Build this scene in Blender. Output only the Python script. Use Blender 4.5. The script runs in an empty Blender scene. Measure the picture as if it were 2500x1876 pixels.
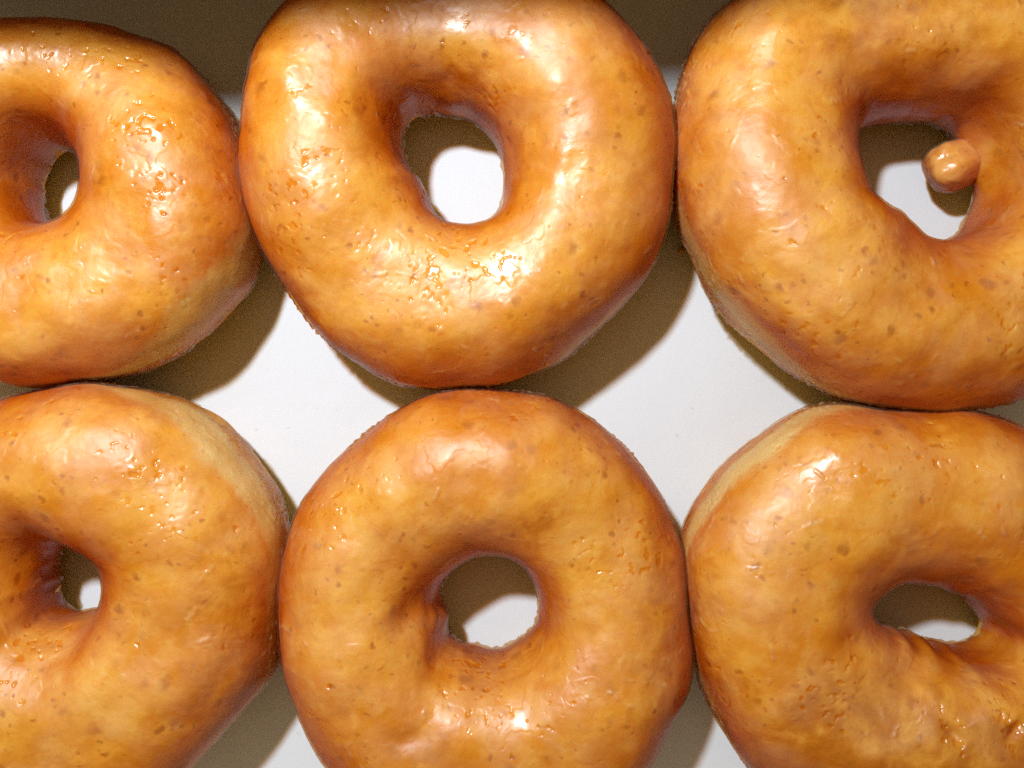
import bpy, math
import numpy as np
from mathutils import Vector, noise as mnoise

S = bpy.context.scene
COL = S.collection
CM = 0.01

# ------------------------------------------------------------------ camera
H = 20.7                       # camera height above the card, cm
FPX = 1250 / math.tan(math.radians(30.0))   # focal length in photo pixels
cd = bpy.data.cameras.new('camera')
cam = bpy.data.objects.new('camera', cd); COL.objects.link(cam)
cam.location = (0, 0, H * CM)
cam.rotation_euler = (0, 0, 0)
cd.sensor_width = 36.0
cd.lens = 36.0 * FPX / 2500.0
cd.clip_start = 0.002; cd.clip_end = 20
cd.dof.use_dof = True
cd.dof.focus_distance = (H - 2.4) * CM
cd.dof.aperture_fstop = 22.0
S.camera = cam

# ------------------------------------------------------------------ world and lamps
w = bpy.data.worlds.new('World'); S.world = w; w.use_nodes = True
bg = w.node_tree.nodes['Background']
bg.inputs[0].default_value = (1.0, 0.58, 0.17, 1)
bg.inputs[1].default_value = 0.135

def area(name, loc, target, size, energy, color, shape='DISK'):
    d = bpy.data.lights.new(name, 'AREA'); d.shape = shape; d.size = size * CM
    d.energy = energy; d.color = color
    o = bpy.data.objects.new(name, d); COL.objects.link(o)
    o.location = Vector(loc) * CM
    o.rotation_euler = (Vector(target) - Vector(loc)).to_track_quat('-Z', 'Y').to_euler()
    return o
LAMP = (-10.2, 14.6, 33.0)
key = area('ceiling_lamp', LAMP, (0, 0, 0), 2.3, 1.53, (0.925, 0.99, 1.05))
soft = area('soft_fill', (-4, 12, 46), (0, 0, 0), 26, 0.10, (1.0, 0.78, 0.50), 'SQUARE')  # added broad fill for sheen on the glaze, not a known fixture

S.view_settings.view_transform = 'Standard'
S.view_settings.look = 'None'
S.view_settings.exposure = 0.0
S.view_settings.gamma = 1.0
S.render.engine = 'CYCLES'
S.cycles.max_bounces = 6
S.cycles.diffuse_bounces = 2
S.cycles.transparent_max_bounces = 12
S.cycles.caustics_reflective = False
S.cycles.sample_clamp_indirect = 4.0
S.cycles.use_adaptive_sampling = True
S.cycles.adaptive_threshold = 0.025
S.cycles.use_denoising = False
try:
    S.cycles.denoiser = 'OPENIMAGEDENOISE'
except Exception:
    pass

# ------------------------------------------------------------------ noise
_r = np.random.RandomState(11)
_P = np.concatenate([_r.permutation(256)] * 3).astype(np.int32)
_G = _r.normal(size=(256, 3)); _G /= np.linalg.norm(_G, axis=1)[:, None]; _G = _G.astype(np.float32)

def pn(p, scale, seed=0.0):
    """gradient noise of points p (N,3), about -1..1"""
    q = (p * scale + np.array([seed * 17.3, seed * 5.1 + 3.7, seed * 9.9], dtype=np.float32)).astype(np.float32)
    i = np.floor(q).astype(np.int32); f = q - i; i &= 255
    u = f * f * f * (f * (f * 6 - 15) + 10)
    out = 0
    for dx in (0, 1):
        for dy in (0, 1):
            for dz in (0, 1):
                g = _G[_P[_P[_P[(i[:, 0] + dx) & 255] + ((i[:, 1] + dy) & 255)] + ((i[:, 2] + dz) & 255)] & 255]
                d = g[:, 0] * (f[:, 0] - dx) + g[:, 1] * (f[:, 1] - dy) + g[:, 2] * (f[:, 2] - dz)
                wx = u[:, 0] if dx else 1 - u[:, 0]
                wy = u[:, 1] if dy else 1 - u[:, 1]
                wz = u[:, 2] if dz else 1 - u[:, 2]
                out = out + d * wx * wy * wz
    return out * 1.6

def ss(a, b, x):
    t = np.clip((x - a) / (b - a), 0, 1)
    return t * t * (3 - 2 * t)

# ------------------------------------------------------------------ materials
class NT:
    def __init__(s, name):
        s.m = bpy.data.materials.new(name); s.m.use_nodes = True
        s.t = s.m.node_tree; s.t.nodes.clear()
        s.out = s.t.nodes.new('ShaderNodeOutputMaterial')
    def n(s, typ, **kw):
        nd = s.t.nodes.new('ShaderNode' + typ)
        for k, v in kw.items(): setattr(nd, k, v)
        return nd
    def l(s, a, b): s.t.links.new(a, b)
    def set(s, nd, **kw):
        for k, v in kw.items():
            key = k.replace('_', ' ')
            if hasattr(v, 'is_linked') or isinstance(v, bpy.types.NodeSocket): s.l(v, nd.inputs[key])
            else: nd.inputs[key].default_value = v
    def coords(s):
        tc = s.n('TexCoord'); oi = s.n('ObjectInfo')
        at = s.n('Attribute', attribute_name='seed')
        vm = s.n('VectorMath', operation='ADD'); s.l(tc.outputs['Object'], vm.inputs[0]); s.l(at.outputs['Vector'], vm.inputs[1])
        return vm.outputs[0]
    def noise(s, co, scale, detail=2, rough=0.5, dist=0.0):
        n = s.n('TexNoise'); s.l(co, n.inputs['Vector'])
        n.inputs['Scale'].default_value = scale; n.inputs['Detail'].default_value = detail
        n.inputs['Roughness'].default_value = rough; n.inputs['Distortion'].default_value = dist
        return n.outputs['Fac']
    def rng(s, v, a, b, c=0.0, d=1.0, smooth=True):
        n = s.n('MapRange'); n.interpolation_type = 'SMOOTHSTEP' if smooth else 'LINEAR'
        s.l(v, n.inputs['Value'])
        for i, x in enumerate((a, b, c, d)): n.inputs[1 + i].default_value = x
        return n.outputs['Result']
    def math(s, op, a, b=None, clamp=False):
        n = s.n('Math', operation=op); n.use_clamp = clamp
        for i, x in enumerate((a, b)):
            if x is None: continue
            if isinstance(x, bpy.types.NodeSocket): s.l(x, n.inputs[i])
            else: n.inputs[i].default_value = x
        return n.outputs[0]
    def mix(s, f, a, b):
        n = s.n('Mix', data_type='RGBA')
        for sock, x in ((n.inputs[0], f), (n.inputs[6], a), (n.inputs[7], b)):
            if isinstance(x, bpy.types.NodeSocket): s.l(x, sock)
            else: sock.default_value = x if not isinstance(x, tuple) or len(x) == 4 else (*x, 1)
        return n.outputs[2]
    def attr(s, name):
        return s.n('Attribute', attribute_name=name).outputs['Fac']
    def bump(s, h, strength, dist, normal=None):
        b = s.n('Bump'); s.l(h, b.inputs['Height'])
        b.inputs['Strength'].default_value = strength; b.inputs['Distance'].default_value = dist
        if normal is not None: s.l(normal, b.inputs['Normal'])
        return b.outputs['Normal']

def dough_material():
    t = NT('fried_dough')
    co = t.coords()
    lf = t.noise(co, 42, 4, 0.6, 0.3)
    mf = t.noise(co, 190, 4, 0.6, 0.4)
    pore = t.noise(co, 420, 1.5, 0.5, 0.2)
    porm = t.noise(co, 110, 2, 0.5)
    gold = (0.91, 0.455, 0.062); deep = (0.76, 0.275, 0.009); pale = (0.93, 0.54, 0.13)
    c = t.mix(t.rng(lf, 0.38, 0.68), gold, deep)
    c = t.mix(t.math('MULTIPLY', t.rng(mf, 0.44, 0.66), 0.5), c, deep)
    c = t.mix(t.math('MULTIPLY', t.rng(mf, 0.52, 0.30), 0.4), c, pale)
    wob = t.n('VectorMath', operation='SCALE'); nz = t.n('TexNoise'); t.l(co, nz.inputs['Vector']); nz.inputs['Scale'].default_value = 300
    t.l(nz.outputs['Color'], wob.inputs[0]); wob.inputs['Scale'].default_value = 0.0032
    cw = t.n('VectorMath', operation='ADD'); t.l(co, cw.inputs[0]); t.l(wob.outputs[0], cw.inputs[1])
    def dots(scale, r, keep):
        v = t.n('TexVoronoi'); t.l(cw.outputs[0], v.inputs['Vector']); v.inputs['Scale'].default_value = scale
        sep = t.n('SeparateColor'); t.l(v.outputs['Color'], sep.inputs[0])
        rad = t.math('MULTIPLY', sep.outputs[0], r)
        d = t.math('DIVIDE', v.outputs['Distance'], t.math('ADD', rad, 0.05))
        return t.math('MULTIPLY', t.rng(d, 1.15, 0.25), t.rng(sep.outputs[1], keep, keep + 0.25))
    spots = t.math('MULTIPLY', t.math('MAXIMUM', dots(210, 0.36, 0.30), dots(460, 0.38, 0.35)), t.rng(porm, 0.36, 0.60, 0.15, 1.0))
    c = t.mix(t.math('MULTIPLY', spots, 0.8), c, (0.50, 0.15, 0.006))
    br = t.math('ADD', t.attr('brown_patch'), t.math('MULTIPLY', t.math('SUBTRACT', mf, 0.5), 1.3))
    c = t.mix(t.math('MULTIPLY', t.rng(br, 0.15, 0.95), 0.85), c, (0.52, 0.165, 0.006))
    band = t.attr('band')
    bm = t.math('ADD', band, t.math('MULTIPLY', t.math('SUBTRACT', mf, 0.5), 0.9))
    c = t.mix(t.rng(bm, 0.15, 0.75), c, (0.95, 0.74, 0.38))
    fine = t.noise(co, 900, 3, 0.6)
    nb = t.bump(fine, 0.5, 0.0002)
    nb = t.bump(t.math('SUBTRACT', 1.0, spots), 0.3, 0.0003, nb)
    p = t.n('BsdfPrincipled')
    t.set(p, Base_Color=c, Roughness=0.62, Normal=nb)
    p.inputs['Subsurface Weight'].default_value = 0.22
    p.inputs['Subsurface Radius'].default_value = (1.0, 0.35, 0.06)
    p.inputs['Subsurface Scale'].default_value = 0.0022
    p.inputs['Specular IOR Level'].default_value = 0.25
    t.l(p.outputs[0], t.out.inputs[0])
    return t.m

def glaze_material():
    """thin sugar glaze: mostly clear, milky where it has set, wet and clear where it has melted"""
    t = NT('sugar_glaze')
    co = t.coords()
    wet = t.attr('wet'); edge = t.attr('edge')
    hz = t.noise(co, 75, 3, 0.55, 0.5)
    hz2 = t.noise(co, 260, 3, 0.6, 0.6)
    haze = t.math('MULTIPLY', t.rng(hz, 0.36, 0.66, 0.0, 0.07), t.math('SUBTRACT', 1.0, wet))
    haze = t.math('MULTIPLY', haze, t.rng(hz2, 0.3, 0.6, 0.6, 1.25))
    haze = t.math('ADD', haze, t.math('MULTIPLY', edge, 0.26), True)
    rough = t.math('ADD', t.rng(hz, 0.35, 0.60, 0.29, 0.47), 0.0)
    rn = t.math('MULTIPLY', wet, -0.24)
    rough = t.math('MAXIMUM', t.math('ADD', rough, rn), 0.07)
    b1 = t.noise(co, 700, 3, 0.6, 0.3)
    b2 = t.noise(co, 1800, 2, 0.5)
    nb = t.bump(b1, 0.09, 0.0003)
    nb = t.bump(b2, 0.16, 0.00010, nb)
    ge = t.n('NewGeometry'); dt = t.n('VectorMath', operation='DOT_PRODUCT')
    t.l(ge.outputs['Incoming'], dt.inputs[0]); t.l(nb, dt.inputs[1])
    ca = t.math('SUBTRACT', 1.0, t.math('ABSOLUTE', dt.outputs['Value']), True)
    # the sugar syrup absorbs more the longer the way through it
    tr = t.n('BsdfTransparent')
    tint = t.mix(wet, (0.985, 0.95, 0.84), (0.975, 0.88, 0.64))
    t.l(t.mix(t.math('MULTIPLY', t.rng(ca, 0.05, 0.72), t.math('SUBTRACT', 1.0, t.attr('lip'))), tint, (0.78, 0.44, 0.12)), tr.inputs[0])
    df = t.n('BsdfDiffuse'); df.inputs[0].default_value = (0.95, 0.72, 0.40, 1)
    t.l(nb, df.inputs['Normal'])
    m1 = t.n('MixShader'); t.l(haze, m1.inputs[0]); t.l(tr.outputs[0], m1.inputs[1]); t.l(df.outputs[0], m1.inputs[2])
    gl = t.n('BsdfGlossy'); t.l(rough, gl.inputs['Roughness']); t.l(nb, gl.inputs['Normal'])
    gl.inputs[0].default_value = (1, 1, 1, 1)
    fres = t.math('ADD', t.math('MULTIPLY', t.math('POWER', ca, 5.0), 0.30), 0.055, True)
    m2 = t.n('MixShader'); t.l(fres, m2.inputs[0]); t.l(m1.outputs[0], m2.inputs[1]); t.l(gl.outputs[0], m2.inputs[2])
    t.l(m2.outputs[0], t.out.inputs[0])
    return t.m

def card_material(name, col, rough=0.42):
    t = NT(name)
    tc = t.n('TexCoord').outputs['Object']
    a = t.noise(tc, 28, 3, 0.5, 0.6)
    f = t.noise(tc, 2600, 2, 0.6)
    c = t.mix(t.rng(a, 0.35, 0.7), col, tuple(x * 0.965 for x in col))
    g = t.noise(tc, 9, 4, 0.6, 1.2)
    c = t.mix(t.math('MULTIPLY', t.rng(g, 0.55, 0.70), 0.5), c, tuple(x * k for x, k in zip(col, (0.965, 0.95, 0.92))))
    sp = t.noise(tc, 520, 2, 0.5)
    c = t.mix(t.math('MULTIPLY', t.rng(sp, 0.70, 0.76), 0.35), c, (0.55, 0.47, 0.36))
    nb = t.bump(a, 0.25, 0.0015)
    nb = t.bump(f, 0.12, 0.00004, nb)
    p = t.n('BsdfPrincipled')
    t.set(p, Base_Color=c, Roughness=rough, Normal=nb)
    p.inputs['Specular IOR Level'].default_value = 0.25
    t.l(p.outputs[0], t.out.inputs[0])
    return t.m

M_DOUGH = dough_material(); M_GLAZE = glaze_material()
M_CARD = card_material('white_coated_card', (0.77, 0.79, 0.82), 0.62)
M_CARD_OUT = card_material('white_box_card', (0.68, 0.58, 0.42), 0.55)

# ------------------------------------------------------------------ mesh helpers
def link(name, me, mat, parent=None):
    o = bpy.data.objects.new(name, me); COL.objects.link(o)
    if mat: me.materials.append(mat)
    if parent: o.parent = parent
    return o

def grid_mesh(name, V, nu, nv, wrap_v, attrs, seed):
    """V (nu*nv,3) metres, u periodic"""
    u = np.arange(nu); v = np.arange(nv if wrap_v else nv - 1)
    U, W = np.meshgrid(u, v, indexing='ij')
    U2 = (U + 1) % nu; W2 = (W + 1) % nv
    q = np.stack([U * nv + W, U2 * nv + W, U2 * nv + W2, U * nv + W2], -1).reshape(-1, 4).astype(np.int32)
    me = bpy.data.meshes.new(name)
    me.vertices.add(len(V)); me.vertices.foreach_set('co', V.astype(np.float32).ravel())
    me.loops.add(q.size); me.loops.foreach_set('vertex_index', q.ravel())
    me.polygons.add(len(q)); me.polygons.foreach_set('loop_start', np.arange(0, q.size, 4, dtype=np.int32))
    me.polygons.foreach_set('use_smooth', np.ones(len(q), dtype=bool))
    for k, a in attrs.items():
        at = me.attributes.new(k, 'FLOAT', 'POINT'); at.data.foreach_set('value', a.astype(np.float32))
    at = me.attributes.new('seed', 'FLOAT_VECTOR', 'POINT')
    at.data.foreach_set('vector', np.tile(np.array([seed * 0.37, seed * 0.71, seed * 0.13], dtype=np.float32), (len(V), 1)).ravel())
    me.update(); me.validate()
    return me

def at(px, py, z):
    k = (H - z) / FPX
    return ((px - 1250) * k, (938 - py) * k)

def polar(pts, cx, cy, th, sm):
    a = np.arctan2(pts[:, 1] - cy, pts[:, 0] - cx); r = np.hypot(pts[:, 1] - cy, pts[:, 0] - cx)
    o = np.argsort(a); a = a[o]; r = r[o]
    a = np.concatenate([a - 2 * math.pi, a, a + 2 * math.pi]); r = np.concatenate([r, r, r])
    grid = np.linspace(-math.pi, math.pi, 1440, endpoint=False)
    v = np.interp(grid, a, r)
    k = np.fft.fftfreq(1440, 1 / 1440.0)
    v = np.real(np.fft.ifft(np.fft.fft(v) * np.exp(-(k * math.radians(sm)) ** 2 / 2)))
    tt = (th + math.pi) % (2 * math.pi) - math.pi
    return np.interp(tt, np.append(grid, math.pi), np.append(v, v[0]))

def crop(off, sc, pts):
    return [(off[0] + x * sc, off[1] + y * sc) for x, y in pts]

class Ring:
    """shape of one doughnut: traced plan outlines, section, surface relief"""
    def __init__(s, spec):
        s.__dict__.update(spec)
        zo = s.z_outer
        # the outline seen on the far side of the doughnut lies on its shoulder, on the near side on its belly
        mx, my = np.mean(np.array(s.outer), axis=0)
        def oz(x, y):
            tw = ((1250 - mx) * (x - mx) + (938 - my) * (y - my)) / (math.hypot(1250 - mx, 938 - my) * 520)
            return zo + 0.18 - 0.30 * max(-1, min(1, tw))
        s.o = np.array([at(x, y, oz(x, y)) for x, y in s.outer])
        s.i = np.array([at(x, y, z) for x, y, z in s.neck])
        s.c = s.i.mean(axis=0)
    def base(s, th, t):
        """th,t flat arrays -> points in cm (doughnut-local, centre at s.c)"""
        cx, cy = s.c
        Ro = polar(s.o, cx, cy, th, 3.4); Ri = polar(s.i, cx, cy, th, getattr(s, 'sm', 3.0))
        rm = (Ro + Ri) / 2 + s.ridge * (Ro - Ri); hwo = Ro - rm; hwi = rm - Ri
        c = np.cos(t); sn = np.sin(t)
        outer = c > 0
        ac = np.abs(c); asn = np.abs(sn)
        r = np.where(outer, rm + hwo * ac ** 0.86, rm - hwi * ac ** 0.80)
        hh = s.h * (1 + 0.035 * np.sin(th * 2 + s.seed) + 0.025 * np.sin(th * 3 + s.seed * 2.3))
        zc = np.where(outer, s.z_outer, s.z_neck)
        zc = s.z_outer * ss(-1, 1, c) + s.z_neck * (1 - ss(-1, 1, c))
        z = np.where(sn > 0, zc + (hh - zc) * asn ** 0.95, zc * (1 - asn ** 0.62))
        for (px, py, zk, A, w) in s.lump:
            x, y = at(px, py, zk); tk = math.atan2(y - cy, x - cx)
            dd = (th - tk + math.pi) % (2 * math.pi) - math.pi
            r = r - A * np.exp(-(dd / w) ** 2) * np.exp(-((z - zk) / 0.55) ** 2) * (c < 0.2) * ss(0.2, -0.3, c)
        z = z + s.tilt[0] * r * np.cos(th) * ss(0, s.h, z) + s.tilt[1] * r * np.sin(th) * ss(0, s.h, z)
        return np.stack([r * np.cos(th), r * np.sin(th), z], -1)
    def relief(s, P, t):
        """dough surface relief in cm along the normal"""
        sd = s.seed
        up = ss(0.15, 1.0, P[:, 2])
        d = 0.10 * pn(P, 0.5, sd) + 0.042 * pn(P, 1.1, sd + 1) + 0.008 * pn(P, 3.0, sd + 2) + 0.0025 * pn(P, 8, sd + 3)
        for (px, py, z, rad, dep, ax, asp) in s.dents:
            x, y = at(px, py, z); x -= s.c[0]; y -= s.c[1]
            dx = P[:, 0] - x; dy = P[:, 1] - y
            ca, sa = math.cos(math.radians(ax)), math.sin(math.radians(ax))
            u = (dx * ca + dy * sa) / (rad * asp); v = (-dx * sa + dy * ca) / rad
            jit = 1 + 0.35 * pn(P, 2.5, sd + 7)
            d = d + dep * np.exp(-(u * u + v * v) * jit) * ss(0.6, 1.6, P[:, 2])
        return d * up
    def normals(s, P, nu, nv, wrap):
        G = P.reshape(nu, nv, 3)
        du = np.roll(G, -1, 0) - np.roll(G, 1, 0)
        if wrap: dv = np.roll(G, -1, 1) - np.roll(G, 1, 1)
        else: dv = np.gradient(G, axis=1)
        n = np.cross(du, dv); n /= np.linalg.norm(n, axis=2)[..., None] + 1e-9
        return n.reshape(-1, 3)

def build(spec):
    R = Ring(spec)
    root = bpy.data.objects.new('glazed_doughnut', None); COL.objects.link(root)
    root.location = (R.c[0] * CM, R.c[1] * CM, 0.0002)
    root.empty_display_size = 0.01
    root['label'] = spec['label']; root['category'] = 'doughnut'; root['group'] = 'glazed ring doughnuts packed in the box'
    # dough ------------------------------------------------
    nu, nv = 640, 260
    th = np.repeat(np.arange(nu) / nu * 2 * math.pi, nv); t = np.tile(np.arange(nv) / nv * 2 * math.pi, nu)
    P = R.base(th, t); N = R.normals(P, nu, nv, True)
    sd = R.seed
    d = R.relief(P, t)
    Q = P + N * d[:, None]
    Q[:, 2] = np.maximum(Q[:, 2], 0)
    dc = -R.c / np.linalg.norm(R.c)
    toward = np.cos(th) * dc[0] + np.sin(th) * dc[1]
    zb = 1.30 + 0.22 * toward + 0.22 * pn(P * np.array([1, 1, 0.3], dtype=np.float32), 0.6, sd + 9) + R.band
    sec = 0 * th
    for (ang, wid, k) in spec['pale']:
        dd = (th - math.radians(ang) + math.pi) % (2 * math.pi) - math.pi
        sec = np.maximum(sec, k * np.exp(-(dd / math.radians(wid)) ** 2))
    zb = zb + 0.55 * sec
    bw = 0.22 + 0.22 * sec + 0.12 * pn(P, 0.8, sd + 12)
    band = np.exp(-((P[:, 2] - zb) / bw) ** 2) * (np.cos(t) > 0)
    brown_patch = 0 * th  # browner dough tone in placed ellipses with noisy borders
    for (px, py, rx, ry, k) in spec['brown_patch']:
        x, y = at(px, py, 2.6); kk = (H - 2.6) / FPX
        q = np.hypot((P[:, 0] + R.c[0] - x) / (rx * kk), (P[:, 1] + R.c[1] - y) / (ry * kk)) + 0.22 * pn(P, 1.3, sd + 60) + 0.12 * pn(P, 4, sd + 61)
        brown_patch = np.maximum(brown_patch, k * (1 - ss(0.55, 1.35, q)))
    me = grid_mesh('dough', Q * CM, nu, nv, True, {'band': band, 'brown_patch': brown_patch}, sd)
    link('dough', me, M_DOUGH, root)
    # glaze ------------------------------------------------
    nu, nv = 1100, 420
    th = np.repeat(np.arange(nu) / nu * 2 * math.pi, nv); v = np.tile(np.linspace(0, 1, nv), nu)
    ring = np.stack([4.5 * np.cos(th), 4.5 * np.sin(th), 0 * th], -1)
    lo = math.radians(-14) + 0.20 * pn(ring, 0.5, sd + 20) + 0.13 * pn(ring, 1.6, sd + 21) + 0.05 * pn(ring, 6, sd + 22)
    for (ang, wid, k) in spec['pale']:
        dd = (th - math.radians(ang) + math.pi) % (2 * math.pi) - math.pi
        lo = lo + math.radians(9) * k * np.exp(-(dd / math.radians(wid)) ** 2) * (1 + 0.5 * pn(ring, 1.4, sd + 25) + 0.15 * pn(ring, 5, sd + 26) + 0.06 * pn(ring, 14, sd + 27))
    ring2 = ring * (1.5 / 4.5)
    hi = math.radians(196) + 0.30 * pn(ring2, 1.2, sd + 23) + 0.14 * pn(ring2, 4, sd + 24)
    t = lo + (hi - lo) * v
    P = R.base(th, t); N = R.normals(P, nu, nv, False)
    d = R.relief(P, t)
    up = ss(1.4, 2.6, P[:, 2])
    # wet, melted-through blobs, in clusters
    cl = ss(0.15, 0.50, pn(P, 0.55, sd + 30)) * (0.25 + 0.75 * up) * 0.8
    for (px, py, rad, k) in spec['wet']:
        x, y = at(px, py, 2.9); rr = rad * (H - 2.9) / FPX
        q = np.hypot(P[:, 0] + R.c[0] - x, P[:, 1] + R.c[1] - y) / rr
        cl = np.maximum(cl, k * np.exp(-(q * (1 + 0.5 * pn(P, 1.6, sd + 35))) ** 2) * (P[:, 2] > 1.2))
    bl = pn(P, 6.3, sd + 31) + 0.35 * pn(P, 14.0, sd + 32) + 0.35 * pn(P, 2.6, sd + 34)
    wet = ss(0.20, 0.60, bl - 0.95 * (1 - cl) + 0.12) 
    sp = 0.8 * ss(0.68, 0.90, pn(P, 8.5, sd + 33))                       # lone pits everywhere
    wet = np.maximum(wet, sp)
    # set, frosted sugar in sharp-edged patches round the wet places
    frost = ss(0.02, 0.16, pn(P, 1.5, sd + 36) + 0.35 * pn(P, 5.5, sd + 37) + 0.55 * cl - 0.28) * up * (1 - wet)
    # buckled, flaking lines
    rg = 1 - np.abs(pn(P, 1.0, sd + 40)) * 7 - np.abs(pn(P, 5.0, sd + 41)) * 0.8
    side = ss(0.10, 0.45, v) * 0 + np.exp(-((np.degrees(t) - 42) / 22) ** 2)
    fl = ss(0.25, 0.9, rg) * ss(0.12, 0.45, pn(P, 0.7, sd + 42) + 0.25 * side) * ss(-0.1, 0.5, pn(P, 4.0, sd + 44))
    crumb = np.maximum(0, pn(P, 11.0, sd + 43) - 0.05)
    e0 = np.exp(-((v * (hi - lo)) * 1.9 / 0.07) ** 2)               # outer lip
    e1 = np.exp(-(((1 - v) * (hi - lo)) * 1.4 / 0.06) ** 2)         # lip round the hole
    lowside = np.exp(-((np.degrees(t) + 2) / 20) ** 2)
    thick = 0.040 + 0.005 * pn(P, 1.9, sd + 50) - 0.016 * wet + 0.006 * frost + 0.022 * fl * (0.6 + 1.2 * crumb) \
        + 0.014 * e0 * (0.6 + pn(P, 9, sd + 51)) + 0.050 * e1 * (0.6 + 1.3 * pn(P, 5, sd + 52)) \
        + 0.090 * lowside * crumb * ss(-0.1, 0.4, pn(P, 0.8, sd + 53))
    thick = np.maximum(thick, 0.010)
    # the very first and last rows tuck into the dough so the sheet has a closed lip
    thick = np.where((v < 0.004) | (v > 0.996), -0.01, thick)
    Q = P + N * (d + thick)[:, None]
    Q[:, 2] = np.maximum(Q[:, 2], 0.02)
    lip = np.clip(np.maximum(np.exp(-((v * (hi - lo)) * 1.9 / 0.16) ** 2), e1 * 0.7), 0, 1)
    psec = 0 * th
    for (ang, wid, k) in spec['pale']:
        dd = (th - math.radians(ang) + math.pi) % (2 * math.pi) - math.pi
        psec = np.maximum(psec, k * np.exp(-(dd / math.radians(wid)) ** 2))
    lip = np.maximum(lip, psec * np.exp(-((P[:, 2] - 1.75) / 0.55) ** 2))
    edge = np.clip(np.maximum(e0 * 0.7, e1 * 1.3) + fl * 0.45 + 0.6 * lowside * ss(0.1, 0.5, crumb) + 0.06 * frost, 0, 1)
    me = grid_mesh('glaze', Q * CM, nu, nv, False, {'wet': wet, 'edge': edge, 'lip': lip}, sd)
    link('glaze', me, M_GLAZE, root)
    return root, R

def neckz(off, sc, pts, zlo, zhi, center=None):
    """neck outline points with the height at which that edge is seen (near side high, far side low)"""
    pp = crop(off, sc, pts)
    cx = sum(p[0] for p in pp) / len(pp); cy = sum(p[1] for p in pp) / len(pp)
    dx, dy = 1250 - cx, 938 - cy; L = math.hypot(dx, dy)
    out = []
    for x, y in pp:
        k = ((x - cx) * dx + (y - cy) * dy) / L / 110.0      # +1 on the side towards the picture centre
        k = max(-1, min(1, k)) * min(1, L / 600)
        out.append((x, y, (zlo + zhi) / 2 + (zhi - zlo) / 2 * k))
    return out

O1, S1 = (0, 0), 0.5783
O2, S2 = (580, 0), 0.5904
O3, S3 = (1600, 0), 0.6085
O4, S4 = (0, 900), 0.5878
O5, S5 = (640, 920), 0.5759
O6, S6 = (1640, 940), 0.5639

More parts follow.
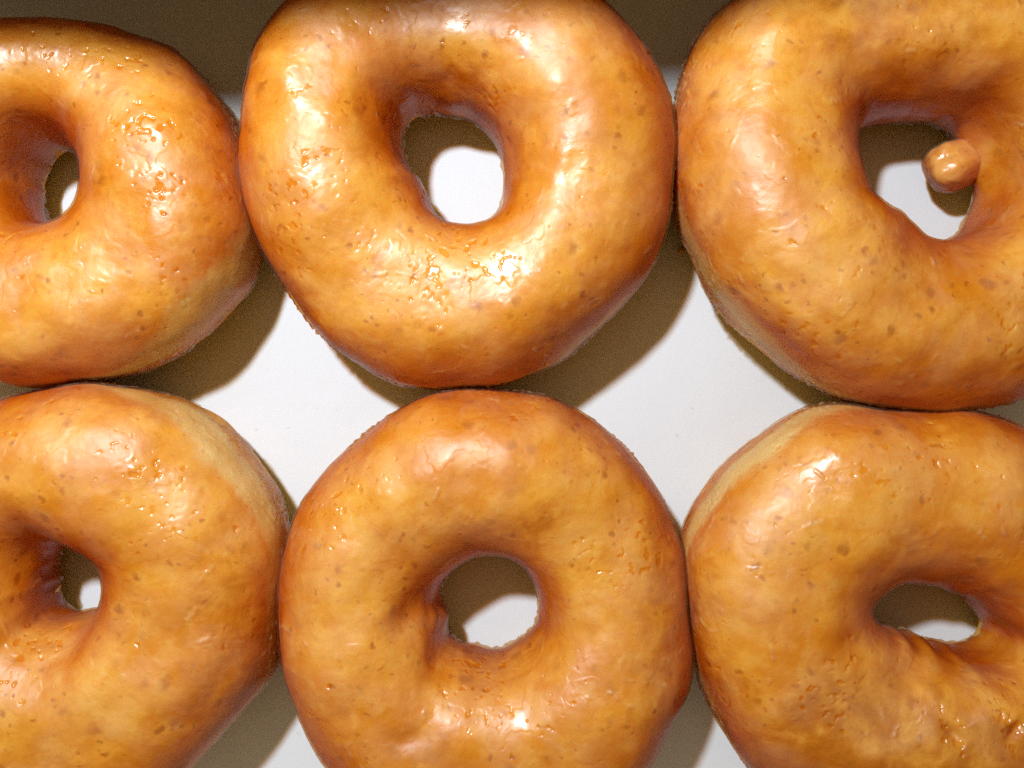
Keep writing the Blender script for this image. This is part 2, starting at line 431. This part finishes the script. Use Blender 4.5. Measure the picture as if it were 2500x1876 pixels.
specs = [
 dict(label='upper left glazed doughnut with clusters of wet pits on its glaze',
  outer=crop(O1, S1, [(60,100),(160,95),(300,95),(450,115),(600,160),(720,210),(800,270),(870,340),(940,440),(1000,530),(1030,640),(1045,780),(1060,880),(1085,1000),(1060,1100),(1020,1220),(960,1310),(880,1400),(740,1500),(600,1570),(480,1590),(340,1605),(200,1640),(100,1640),(0,1610),(-200,1520),(-400,1330),(-520,1060),(-540,800),(-460,500),(-300,270),(-120,150)]),
  neck=neckz(O1, S1, [(372,690),(380,760),(374,820),(345,890),(290,940),(230,965),(180,955),(155,890),(160,810),(178,720),(215,650),(270,615),(335,630)], 0.8, 1.5),
  lump=[], h=3.2, ridge=0.02, z_outer=1.55, z_neck=1.05, tilt=(0.0,0.0), band=0.22, seed=3.1, brown_patch=[(560,420,40,330,.3)], pale=[(-42,26,1.0)], wet=[(380,330,110,1.0),(420,470,100,1.0),(140,170,90,0.9),(470,400,60,.9),(390,650,70,.7),(90,680,80,.6)], dents=[]),
 dict(label='middle doughnut of the upper row, long white sheen streaks either side of its hole',
  outer=crop(O2, S2, [(150,60),(100,140),(60,240),(35,400),(25,560),(25,700),(40,820),(70,930),(100,1020),(150,1110),(210,1210),(290,1310),(390,1410),(500,1490),(620,1565),(740,1605),(860,1612),(980,1605),(1100,1585),(1230,1540),(1400,1420),(1560,1290),(1660,1170),(1730,1040),(1785,880),(1800,700),(1795,520),(1770,400),(1700,260),(1620,150),(1530,40),(1350,-80),(1100,-150),(800,-170),(500,-130),(300,-60)]),
  neck=neckz(O2, S2, [(700,530),(740,480),(800,462),(900,472),(980,490),(1040,540),(1080,600),(1105,680),(1110,760),(1090,850),(1050,900),(970,930),(880,920),(820,880),(780,810),(750,750),(715,710),(695,640),(690,580)], 1.0, 1.8),
  lump=[], h=3.35, ridge=0.0, z_outer=1.6, z_neck=1.4, tilt=(0.0,0.0), band=0.05, seed=7.7,
  brown_patch=[(1060,180,190,110,.35)], pale=[(-48,24,.6)], wet=[(1060,690,110,1.0),(800,420,110,.85),(880,620,90,.7),(770,230,60,.7),(900,60,90,.7),(1480,430,60,.7)], dents=[(745,1060,2.3,0.35,-0.05,-35,3.0),(1400,420,3.0,0.18,-0.03,80,3)]),
 dict(label='upper right glazed doughnut with a round knob of dough bulging into its hole',
  outer=crop(O3, S3, [(310,0),(230,90),(165,190),(120,310),(100,430),(80,560),(78,680),(85,800),(110,900),(140,1000),(175,1080),(240,1190),(340,1300),(440,1400),(580,1520),(700,1585),(850,1620),(1000,1640),(1150,1650),(1300,1640),(1420,1620),(1520,1580),(1680,1480),(1800,1330),(1900,1130),(1950,900),(1950,650),(1890,400),(1780,180),(1600,0),(1380,-150),(1100,-230),(800,-220),(520,-140)]),
  neck=neckz(O3, S3, [(820,500),(870,488),(960,483),(1050,485),(1130,495),(1200,530),(1270,600),(1300,700),(1295,800),(1270,870),(1245,925),(1200,955),(1080,965),(1030,945),(990,895),(955,850),(900,820),(840,780),(825,700),(815,620),(812,560)], 0.9, 1.9),
  lump=[(2345,398,1.2,0.35,0.6)], h=3.5, ridge=0.0, z_outer=1.7, z_neck=1.4, tilt=(0.0,0.0), band=0.05, seed=12.4,
  brown_patch=[(2150,110,240,110,.4),(1700,500,50,400,.25)], pale=[(-138,30,.8)], wet=[(1860,90,60,.7),(1900,230,90,.5),(1920,640,90,.6),(2050,680,70,.8),(2000,820,80,.6),(2450,690,80,.7)], dents=[(1890,760,2.2,0.22,0.05,-45,4.0),(2400,180,2.9,0.35,0.10,20,1.5)]),
 dict(label='lower left glazed doughnut with a pale cream band along its upper right side',
  outer=crop(O4, S4, [(0,150),(60,120),(150,95),(280,75),(420,70),(560,85),(680,110),(760,140),(830,170),(900,215),(960,270),(1040,370),(1110,460),(1155,560),(1185,690),(1185,800),(1175,900),(1160,1000),(1158,1100),(1150,1200),(1130,1290),(1060,1370),(980,1450),(880,1560),(810,1640),(720,1720),(600,1790),(400,1850),(150,1860),(-100,1810),(-350,1650),(-520,1400),(-600,1100),(-600,800),(-500,500),(-300,270),(-120,180)]),
  neck=neckz(O4, S4, [(445,930),(442,870),(410,800),(370,750),(320,705),(275,690),(245,740),(232,800),(235,870),(240,930),(255,990),(300,1015),(360,1010),(430,990)], 0.7, 1.9),
  lump=[], h=3.3, ridge=0.0, z_outer=1.55, z_neck=1.3, tilt=(0.0,0.0), band=0.28, seed=17.9,
  brown_patch=[(560,1560,110,260,.35)], pale=[(38,34,1.0),(-55,18,.4)], wet=[(390,1150,100,1.0),(420,1260,70,1.0),(60,1070,70,.8),(590,1280,50,.8),(150,980,70,.7)], dents=[(165,1585,2.6,0.3,-0.12,40,2.0),(560,1640,2.4,0.3,-0.05,60,2.5)]),
 dict(label='middle doughnut of the lower row, glaze folded over the lower rim of its hole',
  outer=crop(O5, S5, [(840,60),(960,62),(1080,70),(1180,85),(1290,130),(1380,190),(1480,270),(1580,370),(1660,470),(1730,600),(1775,720),(1795,860),(1800,980),(1820,1100),(1825,1180),(1810,1290),(1770,1400),(1720,1500),(1660,1610),(1560,1720),(1400,1830),(1200,1900),(960,1930),(700,1900),(480,1830),(320,1700),(230,1600),(170,1480),(130,1380),(90,1260),(65,1150),(65,1000),(80,900),(95,780),(130,650),(180,540),(260,420),(350,330),(460,240),(600,140),(720,80)]),
  neck=neckz(O5, S5, [(850,790),(900,765),(960,762),(1030,775),(1090,805),(1130,850),(1165,910),(1178,960),(1172,1040),(1130,1085),(1080,1120),(1030,1150),(960,1160),(900,1145),(830,1140),(800,1110),(770,1050),(758,980),(755,890),(790,840)], 1.0, 1.8),
  lump=[(1100,1500,1.2,.12,.2)], h=3.25, ridge=0.0, z_outer=1.55, z_neck=1.35, tilt=(0.0,0.0), band=-0.2, seed=23.3,
  brown_patch=[(1230,1290,300,60,.25),(1030,1790,90,50,.5),(1600,1500,70,300,.3)], pale=[(-150,25,.3)], wet=[(1170,1700,120,.9),(1320,1700,80,.9),(860,1190,70,.8),(970,1140,60,.7),(1260,1020,80,.8),(840,1470,60,.6)], dents=[(1015,1500,2.6,0.35,-0.16,30,1.6),(1065,1620,2.9,0.22,-0.12,80,2.5),(1120,1610,2.6,0.18,0.10,90,1.6),(1245,1600,2.6,0.15,0.08,70,1.6),(1010,1790,2.9,0.22,-0.08,20,1.8),(1440,1560,2.8,0.16,-0.04,60,1.8)]),
 dict(label='lower right glazed doughnut with a narrow slanting hole and torn brown pits below',
  outer=crop(O6, S6, [(700,82),(600,110),(500,150),(400,220),(280,320),(170,440),(90,560),(50,660),(45,740),(55,830),(60,930),(70,1030),(95,1120),(120,1220),(145,1330),(180,1440),(240,1540),(290,1610),(340,1650),(450,1720),(650,1800),(900,1840),(1200,1830),(1500,1760),(1750,1620),(1900,1400),(1960,1100),(1930,800),(1830,520),(1700,330),(1520,190),(1400,145),(1250,120),(1100,115),(950,105),(800,88)]),
  neck=neckz((O6[0] - 20, O6[1] + 4), S6, [(940,900),(1000,850),(1100,845),(1200,875),(1300,940),(1360,1000),(1350,1060),(1290,1100),(1230,1115),(1170,1100),(1080,1075),(980,1065),(900,1010),(880,950)], 0.7, 2.0),
  lump=[], sm=5.0, h=3.35, ridge=0.0, z_outer=1.6, z_neck=1.6, tilt=(0.0,0.0), band=0.15, seed=29.6,
  brown_patch=[(2150,1860,460,230,.62),(1700,1560,60,300,.4)], pale=[(132,30,.7)], wet=[(2120,1140,120,.9),(2270,1110,100,.9),(2470,1190,90,.9),(1900,1110,90,.6),(2290,1770,80,1.0),(2430,1750,100,1.0)], dents=[(2060,1560,2.5,0.30,-0.08,-20,1.6),(2215,1585,2.4,0.20,0.10,20,1.1),(2300,1770,3.0,0.12,-0.10,-50,1.6),(2440,1765,3.0,0.10,-0.09,40,2.0),(2380,1740,3.0,0.2,0.06,0,1.5)]),
]

# ------------------------------------------------------------------ the box (base card, low walls, raised lid)
def slab(name, corners, thick, mat, parent, nrm):
    """flat card panel from 4 corners (cm) with thickness along nrm, softened edges"""
    import bmesh
    bm = bmesh.new()
    a = [bm.verts.new(Vector(c) * CM) for c in corners]
    b = [bm.verts.new((Vector(c) + Vector(nrm) * thick) * CM) for c in corners]
    bm.faces.new(a); bm.faces.new(b[::-1])
    for i in range(4):
        j = (i + 1) % 4
        bm.faces.new((a[j], a[i], b[i], b[j]))
    bmesh.ops.recalc_face_normals(bm, faces=bm.faces)
    bmesh.ops.bevel(bm, geom=list(bm.edges), offset=0.015 * CM, segments=2, affect='EDGES')
    me = bpy.data.meshes.new(name); bm.to_mesh(me); bm.free()
    return link(name, me, mat, parent)

box = bpy.data.objects.new('cardboard_box', None); COL.objects.link(box)
box['label'] = 'open white card box whose smooth floor the six doughnuts lie on'
box['category'] = 'box'
BX, BY0, BY1 = 15.6, -11.6, 9.75
WALL_ROT = math.radians(3.6)
box.rotation_euler = (0, 0, WALL_ROT)
box.location = (0, 0, 0)
T = 0.06
slab('floor_panel', [(-BX, BY0, 0), (BX, BY0, 0), (BX, BY1, 0), (-BX, BY1, 0)], T, M_CARD, box, (0, 0, -1))
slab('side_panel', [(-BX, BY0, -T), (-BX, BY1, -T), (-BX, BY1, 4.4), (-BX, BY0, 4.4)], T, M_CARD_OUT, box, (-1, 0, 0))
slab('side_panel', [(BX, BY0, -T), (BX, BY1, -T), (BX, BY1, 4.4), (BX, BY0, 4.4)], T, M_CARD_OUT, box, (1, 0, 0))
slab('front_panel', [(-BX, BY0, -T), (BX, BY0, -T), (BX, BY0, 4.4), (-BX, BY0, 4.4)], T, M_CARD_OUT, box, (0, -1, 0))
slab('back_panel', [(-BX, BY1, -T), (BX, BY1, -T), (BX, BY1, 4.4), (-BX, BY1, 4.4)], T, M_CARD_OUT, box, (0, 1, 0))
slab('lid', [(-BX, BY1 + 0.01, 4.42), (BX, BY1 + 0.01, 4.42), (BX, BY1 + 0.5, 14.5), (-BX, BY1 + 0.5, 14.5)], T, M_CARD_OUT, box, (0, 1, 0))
tb = NT('table_wood'); tcn = tb.n('TexCoord').outputs['Object']
pt = tb.n('BsdfPrincipled'); tb.set(pt, Base_Color=tb.mix(tb.noise(tcn, 14, 4, 0.6, 1.5), (0.12, 0.06, 0.03), (0.2, 0.11, 0.055)), Roughness=0.5); tb.l(pt.outputs[0], tb.out.inputs[0])
tab = slab('table_top', [(-40, -32, -0.08), (40, -32, -0.08), (40, 32, -0.08), (-40, 32, -0.08)], 2.5, tb.m, None, (0, 0, -1))
tab['kind'] = 'structure'

# ------------------------------------------------------------------ doughnuts
roots = [build(s) for s in specs]

# the knob of dough in the hole of the upper right doughnut
def knob():
    root, R = roots[2]
    x, y = at(2335, 402, 1.3)
    cx, cy = x - R.c[0], y - R.c[1]
    nu, nv = 200, 110
    th = np.repeat(np.arange(nu) / nu * 2 * math.pi, nv); ph = np.tile(np.linspace(0.001, math.pi - 0.001, nv), nu)
    for nm, off, mat in (('dough_knob', 0.0, M_DOUGH), ('knob_glaze', 0.03, M_GLAZE)):
        D = np.stack([np.sin(ph) * np.cos(th), np.sin(ph) * np.sin(th), np.cos(ph)], -1)
        rad = np.array([0.54, 0.54, 0.50])
        P = D * rad
        d = 0.11 * pn(P, 1.7, 77) + 0.03 * pn(P, 4, 78) + off + (0.012 * pn(P, 9, 79) if off else 0)
        Q = P + D * d[:, None]
        Q[:, 0] = np.where(Q[:, 0] > 0, Q[:, 0] * 2.1, Q[:, 0])
        grow = 1 + 0.30 * ss(0.1, 1.2, Q[:, 0]); Q[:, 1] *= grow; Q[:, 2] *= grow
        ca, sa = math.cos(0.30), math.sin(0.30)
        Q = np.stack([Q[:, 0] * ca - Q[:, 1] * sa, Q[:, 0] * sa + Q[:, 1] * ca, Q[:, 2] - 0.10 * np.maximum(Q[:, 0], 0)], -1)
        Q = Q + np.array([cx, cy, 1.05])
        wet = ss(0.2, 0.4, pn(P, 4.5, 80)) if off else 0 * ph
        me = grid_mesh(nm, Q * CM, nu, nv, False, {'band': 0 * ph, 'brown_patch': 0 * ph, 'wet': wet, 'edge': 0.35 + 0 * ph, 'lip': 0 * ph}, 5.5)
        link(nm, me, mat, root)
knob()

# ------------------------------------------------------------------ crumbs
def crumb(px, py, size, label):
    import bmesh
    bm = bmesh.new(); bmesh.ops.create_icosphere(bm, subdivisions=3, radius=size * CM)
    for v in bm.verts:
        n = mnoise.noise(v.co * (1.4 / (size * CM)) + Vector((px, py, 0)) * 0.11)
        v.co *= 1 + 0.45 * n
        v.co.z *= 0.6
    for f in bm.faces: f.smooth = True
    me = bpy.data.meshes.new('dough_crumb'); bm.to_mesh(me); bm.free()
    o = link('dough_crumb', me, M_DOUGH)
    x, y = at(px, py, 0.05); o.location = (x * CM, y * CM, size * 0.5 * CM)
    o['label'] = label; o['category'] = 'crumb'; o['group'] = 'crumbs fallen on the box floor'
crumb(1664, 612, 0.075, 'brown crumb in the shadow just left of the upper right doughnut')
crumb(1036, 1022 - 34, 0.05, 'tiny crumb at the left of the contact between the two middle doughnuts')
